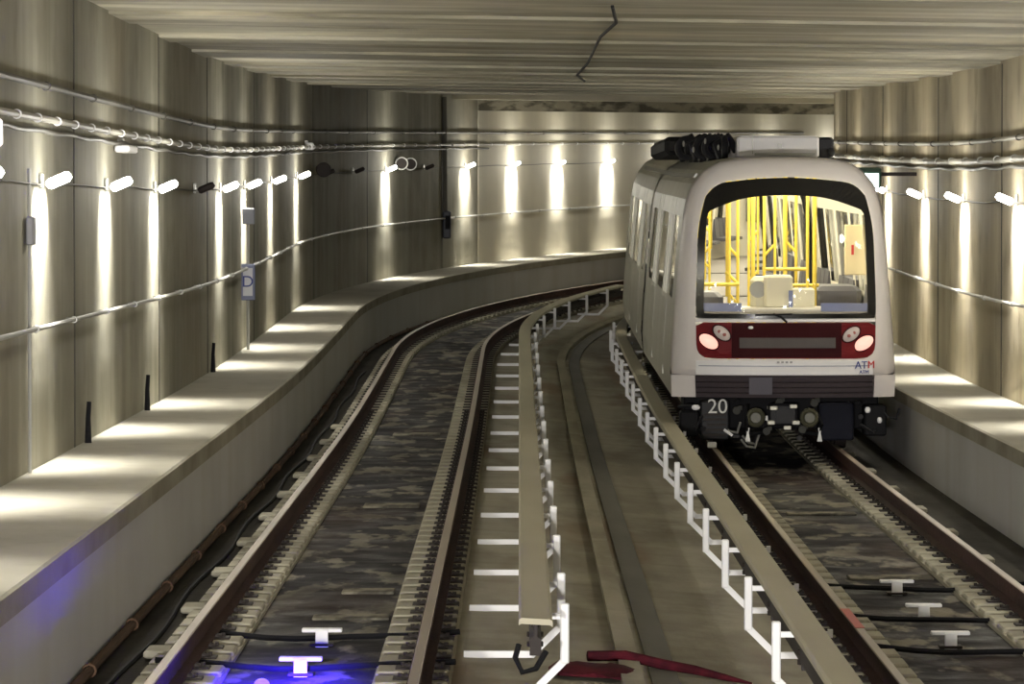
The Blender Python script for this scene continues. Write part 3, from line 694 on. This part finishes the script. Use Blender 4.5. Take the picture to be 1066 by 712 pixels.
def lens(x, z, rx, rz, tilt, m, nm, ring_):
    mb = MB(); c = fp(x, z, -.02); n = 20
    def R(r1, r2, d):
        return [c+Vector((r1*math.cos(a)*math.cos(tilt)-r2*math.sin(a)*math.sin(tilt), d, r1*math.cos(a)*math.sin(tilt)+r2*math.sin(a)*math.cos(tilt))) for a in [2*PI*i/n for i in range(n)]]
    mb.loft([R(rx, rz, .02), R(rx, rz, -.02), R(rx*.7, rz*.7, -.045), R(rx*.2, rz*.2, -.055)], True)
    l = mb.build(nm, m, LB, tr0, smooth=True)
    mb = MB(); mb.loft([R(rx*1.14, rz*1.14, .015), R(rx*1.14, rz*1.14, -.025), R(rx*.98, rz*.98, -.03), R(rx*.98, rz*.98, 0)], False); mb.build('lamp_bezel', ring_, LB, tr0)
lens(-.885, 1.275, .125, .075, math.radians(-32), headm, 'tail_lamp', redblack)
lens(.925, 1.255, .125, .075, math.radians(32), headm, 'tail_lamp', redblack)
for sx in (-1, 1):
    x = -.735 if sx < 0 else .775; z = 1.375 if sx < 0 else 1.36
    lens(x, z, .115, .07, math.radians(-38)*(1 if sx < 0 else -1), headw, 'head_lamp', redblack)
    for dx in (-.03, .03):
        mb = MB(); mb.ball(fp(x+dx, z-dx*.6*(1 if sx < 0 else -1), -.075), (.022, .01, .022), 10, 6); mb.build('lamp_bulb', mat('bulb dull red', (.35, .10, .09), .3), LB, tr0)
# badge
mb = MB(); mb.ball(fp(-.40, 1.44, -.03), (.03, .01, .02), 10, 6); mb.build('badge', white, LB, tr0)
def ft(s, size, m, nm, x, z):
    c = fp(x, z, -.024); return text(s, size, m, nm, FP, c-tr0, (PI/2, 0, math.atan(.34*2.6*abs(x/1.32)**1.6/1.32)*(1 if x > 0 else -1)))
ft('AT', .125, letterm, 'logo_letters', .895, .995); ft('M', .125, letterr, 'logo_letter', 1.015, .998); ft('ATM', .06, letterm, 'logo_caption', .93, .915)
mb = MB()
for i in range(4): mb.box(fp(-.08+.05*i, 1.035, -.022), (.03, .006, .022))
mb.build('fleet_mark', mat('fleet mark grey', (.3, .3, .32), .5), FP, tr0)
# wiper
mb = MB(); mb.tube([fp(.02, 1.50, -.05), fp(-.05, 1.56, -.06), fp(-.14, 1.60, -.04)], .014, 6); mb.tube([fp(-.35, 1.585, -.03), fp(.08, 1.595, -.03)], .012, 6); mb.build('wiper', black, T)
# -- undercarriage clutter seen under the bumper
def fx(x, z, d=0): return Vector((TU+x, S1+.3+d, P(S1, TU, z).z))
mb = MB()
mb.bbox(fx(.62, .33, .2), (.40, .5, .44), .02); mb.build('equipment_box', mat('box blue black', (.014, .015, .024), .8, spec=.1), T)
mb = MB(); mb.bbox(fx(-.80, .34, .3), (.34, .5, .46), .02); mb.build('equipment_box', blacksh, T)
mb = MB(); mb.bbox(fx(0, .42, .6), (2.3, .3, .4), .02); mb.build('headstock', black, T)
mb = MB(); mb.tube([fx(-.02, .42, .3), fx(-.02, .42, -.12)], .09, 16); mb.bbox(fx(-.02, .42, -.18), (.34, .16, .26), .03); mb.disc(fx(-.02, .42, -.27), .09, .05, 'y', 20); CP = mb.build('coupler', blacksh, T)
for x, z in ((-.13, .50), (.10, .52), (.03, .27), (-.16, .33), (.13, .33)): MB().bbox(fx(x, z, -.28), (.09, .05, .05), .008).build('coupler_fitting', mat('worn fitting', (.45, .44, .38), .4, .3), CP, tr0)
mb = MB()
for x in (-.33, .30): MB().torus(fx(x, .38, -.1), .085, .03, 'y', 20, 8).disc(fx(x, .38, -.1), .06, .1, 'y', 16).build('buffer_ring', mat('olive rubber', (.07, .068, .04), .4), T)
for sd in (-1, 1):
    mb = MB(); mb.tube([fx(sd*.40-.03, .52, -.05), fx(sd*.44, .30, -.15), fx(sd*.42, .18, -.05), fx(sd*.20, .20, .1)], .022, 8); mb.build('air_hose', black, T, smooth=True)
    mb = MB(); mb.loft([[fx(sd*.42-.03, .10, -.1), fx(sd*.42+.03, .10, -.1), fx(sd*.42+.03, .10, -.06), fx(sd*.42-.03, .10, -.06)], [fx(sd*.42-.012, .20, -.1), fx(sd*.42+.012, .20, -.1), fx(sd*.42+.012, .20, -.06), fx(sd*.42-.012, .20, -.06)], [fx(sd*.42-.02, .26, -.1), fx(sd*.42+.02, .26, -.1), fx(sd*.42+.02, .26, -.06), fx(sd*.42-.02, .26, -.06)]], True); mb.build('hose_cock', grey, T)
for pts in ([(-1.22, .5, .1), (-1.1, .52, -.05), (-.98, .5, -.05)], [(-1.2, .35, .1), (-1.02, .25, .0), (-.95, .4, 0)], [(1.2, .45, .1), (1.05, .2, 0), (.9, .3, 0)]):
    MB().tube([fx(*p) for p in pts], .022, 8).build('air_hose', blacksh, T, smooth=True)
MB().bbox(fx(-1.1, .30, .2), (.22, .4, .3), .02).build('equipment_box', black, T); MB().bbox(fx(1.08, .34, .2), (.26, .4, .36), .02).build('equipment_box', black, T)
for x, z, r3 in ((-1.03, .50, (.05, .02, .035)), (.98, .47, (.035, .02, .04)), (1.12, .35, (.03, .02, .04))): MB().ball(fx(x, z, -.1), r3, 10, 6).build('hose_cap', white, T)
MB().bbox(fx(-.84, .06, -.1), (.11, .05, .07), .01).build('step_plate', white, T); MB().tube([fx(-.70, .24, -.1), fx(-.60, .17, -.1)], .018, 6).build('release_handle', white, T)
rq = random.Random(11)
for i in range(26):                                  # small pipes and fittings that crowd the underside
    x = rq.uniform(-1.2, 1.2); z = rq.uniform(.12, .56); d = rq.uniform(-.05, .12)
    if .40 < x < .84: continue
    m_ = [black, blacksh, dark, grey][rq.choice((0, 0, 1, 1, 2, 3))]
    if i % 3 == 0: MB().tube([fx(x, z, d), fx(x+.06, z-.08, d-.04), fx(x+.16, z-.10, d), fx(x+.2, z+.02, d+.05)], .015, 6).build('brake_pipe', m_, T, smooth=True)
    elif i % 3 == 1: MB().disc(fx(x, z, d), .03, .08, 'y', 12).disc(fx(x, z, d-.05), .018, .04, 'y', 10).build('pipe_union', m_, T)
    else: MB().bbox(fx(x, z, d), (.09, .08, .05), .01).disc(fx(x+.02, z, d-.05), .014, .04, 'y', 8).build('terminal_block', m_, T)
text('20', .24, mat('stencil white', (.75, .75, .72), .5), 'number_plate', T, fx(-.77, .50, -.0)-tr0, (PI/2, 0, 0))
mb = MB()
for i in range(5): mb.box(fx(-.80, .17+i*.06, .04), (.26, .02, .025))
mb.build('box_vent', dark, T)
for x, z in ((-.55, .46), (-.20, .22), (.22, .24), (.36, .55), (-.05, .56)):
    mb = MB(); mb.disc(fx(x, z, -.02), .045, .12, 'y', 12); mb.box(fx(x+.04, z+.03, .02), (.05, .1, .05)); mb.build('valve', mat('valve grey', (.045, .045, .04), .6, .2, spec=.3), T)
for sd in (-1, 1):
    mb = MB(); mb.disc(fx(sd*.73, .33, 1.0), .36, .13, 'x', 28); mb.build('wheel', dark, T)
# -- roof equipment
def rp(s_, w, z): return P(s_, TU+w, z)
mb = MB(); mb.bbox(rp(55.0, .12, 3.555), (1.02, 2.6, .28), .03); RCB = mb.build('roof_cabinet', mat('roof box white', (.92, .91, .95), .5), T)
mb = MB()
mb.box(rp(53.68, .20, 3.475), (.75, .03, .03)); mb.box(rp(53.67, .14, 3.58), (.05, .02, .05)); mb.box(rp(53.67, -.2, 3.60), (.01, .02, .24)); mb.build('cabinet_rail', grey, RCB, tr0)
mb = MB(); mb.bbox(rp(55.2, .74, 3.55), (.2, 2.2, .26), .03); mb.ball(rp(54.05, .80, 3.50), (.05, .04, .06), 10, 6); mb.build('roof_junction', blacksh, T)
rg_ = random.Random(5)
for i in range(9):
    w = -.50-.10*(i % 5)-rg_.random()*.06; s_ = 53.9+i*.28
    mb = MB(); R_ = .13+.03*rg_.random()
    mb.torus(rp(s_, w, 3.44+R_*.75), R_*.8, .045, 'y' if i % 3 else 'x', 18, 8)
    mb.tube([rp(s_, w-.05, 3.40), rp(s_+.1, w-.10, 3.60), rp(s_+.2, w+.05, 3.70), rp(s_+.3, w+.16, 3.52)], .05, 8)
    mb.build('roof_hose', blacksh, T, smooth=True)
mb = MB(); mb.bbox(rp(59.5, -.72, 3.55), (.95, 6.0, .24), .06); mb.build('roof_unit', black, T)
mb = MB()
for i, (w, z) in enumerate(((-.62, 3.58), (-.93, 3.55), (-1.05, 3.62), (-.50, 3.62), (-.78, 3.66))):
    mb.ball(rp(53.75+.02*i, w, z-.02), (.015, .02, .04), 8, 6)
mb.build('hose_clip', grey, T)
mb = MB(); mb.sweep([(-1.02, 3.19), (-.99, 3.235), (-.96, 3.225), (-1.0, 3.17)], S1+1.2, 72, 2, TU); mb.build('rain_gutter', grey, T)
# -- interior: poles and console behind the windscreen
def pole(s_, w, z0=.95, z1=3.22, r=.022, branch=0):
    mb = MB(); mb.tube([P(s_, TU+w, z0), P(s_, TU+w, z1)], r, 8)
    if branch:
        for zz in (2.35, 1.78):
            mb.tube([P(s_, TU+w, zz-.12), P(s_, TU+w+branch*.13, zz+.02), P(s_, TU+w+branch*.13, zz+.10)], r*.9, 8)
        mb.tube([P(s_, TU+w+branch*.13, 1.75), P(s_, TU+w+branch*.13, z1)], r*.9, 8)
    mb.build('grab_pole', yellow, T, smooth=True)
for s_, w, b in ((52.2, -.56, 0), (52.3, -.45, -1), (52.6, -.25, 0), (53.0, -.09, 1), (55.0, .28, 0), (55.2, .44, -1), (53.0, .44, 0), (53.2, .54, 0), (62, .2, 1), (68, -.1, -1), (76, .1, 1), (84, 0, -1)):
    pole(s_, w, branch=b, r=.027 if w in (-.25, .54) else .02)
E1 = 100.0
mb = MB(); fr = [(-w, z) for w, z in reversed(IP)]+[(w, z) for w, z in IP[1:]]
mb.add([P(E1, TU+w, z) for w, z in fr], [tuple(range(len(fr)))]); mb.build('end_wall', inter, T)
mb = MB(); mb.bbox(P(E1-.06, TU, 2.25), (1.5, .04, 1.0), .015); mb.build('end_window', mat('end window', (.16, .16, .13), .3), T)
mb = MB(); mb.tube([P(52.0, TU-.98, 1.90), P(52.1, TU-.45, 1.90)], .024, 8); mb.tube([P(52.2, TU-.45, 1.90), P(52.2, TU-.60, 2.05)], .02, 8); mb.build('grab_rail', yellow, T, smooth=True)
mb = MB(); mb.tube([P(55.0, TU+.0, 2.02), P(55.0, TU+.55, 2.02)], .024, 8); mb.tube([P(53.3, TU+.12, 1.86), P(53.3, TU+.6, 1.86)], .022, 8); mb.build('grab_rail', yellow, T, smooth=True)
mb = MB(); mb.bbox(P(51.4, TU, 1.60), (2.2, .8, .10), .02); mb.build('dashboard', mat('dash pale', (.62, .60, .56), .4), T)
mb = MB(); mb.box(P(51.0, TU-.72, 1.655), (.5, .02, .10)); mb.box(P(51.0, TU+.74, 1.655), (.55, .02, .10)); mb.build('dashboard_band', bluep, T)
mb = MB(); mb.bbox(P(51.4, TU-.02, 1.83), (.34, .4, .40), .03); mb.bbox(P(51.6, TU-.22, 1.78), (.22, .5, .46), .05); mb.bbox(P(51.5, TU+.25, 1.75), (.34, .3, .24), .02); DC = mb.build('driver_console', mat('console cream', (.80, .76, .60), .4), T)
mb = MB(); mb.disc(P(51.32, TU-.26, 1.86), .10, .03, 'y', 20); mb.build('console_dial', mat('dial grey', (.35, .36, .36), .4), DC, tr0)
mb = MB(); mb.box(P(51.16, TU+.12, 1.74), (.05, .02, .22)); mb.build('console_screen', bluep, DC, tr0)
mb = MB(); mb.bbox(P(53.2, TU+1.06, 2.30), (.30, .08, .62), .01); mb.build('wall_panel', mat('panel ivory', (.76, .66, .42), .5), T)
mb = MB(); mb.box(P(53.1, TU+1.0, 2.3), (.03, .02, .12)); mb.build('panel_handle', letterr, T)
mb = MB(); mb.bbox(P(54.6, TU+.86, 1.62), (.62, 1.6, .42), .06); mb.build('seat_back', seatm, T); MB().bbox(P(54.6, TU-.86, 1.58), (.62, 1.6, .34), .06).build('seat_back', seatm, T)
del T['_o']

# ------------------------------------------------------------ headlights of the viewer's own train
for sd in (-.8, .8):
    t = light('SPOT', 'viewer_headlight', (-1.35+sd, 2.0, 1.1), 6000, (1, .96, .90), None, (math.radians(86), 0, 0), spot_size=math.radians(50), spot_blend=.8, shadow_soft_size=.12)
for ob in list(C.objects):
    if '_o' in ob: del ob['_o']

# ------------------------------------------------------------ world, camera, view
w = bpy.data.worlds.new('World'); bpy.context.scene.world = w; w.use_nodes = True
w.node_tree.nodes['Background'].inputs[0].default_value = (1, .95, .82, 1); w.node_tree.nodes['Background'].inputs[1].default_value = .05
cd = bpy.data.cameras.new('Camera'); cam = bpy.data.objects.new('Camera', cd); C.objects.link(cam)
cd.sensor_width = 36; cd.lens = 36*F/1066; cd.clip_end = 400; cd.clip_start = .1
cam.location = (0, 0, CAMH)
cam.rotation_euler = (PI/2-math.atan(140/F), 0, math.atan(7/F))
bpy.context.scene.camera = cam
vs = bpy.context.scene.view_settings
vs.view_transform = 'Standard'; vs.look = 'None'; vs.gamma = 1; vs.use_curve_mapping = False; vs.exposure = 0.85
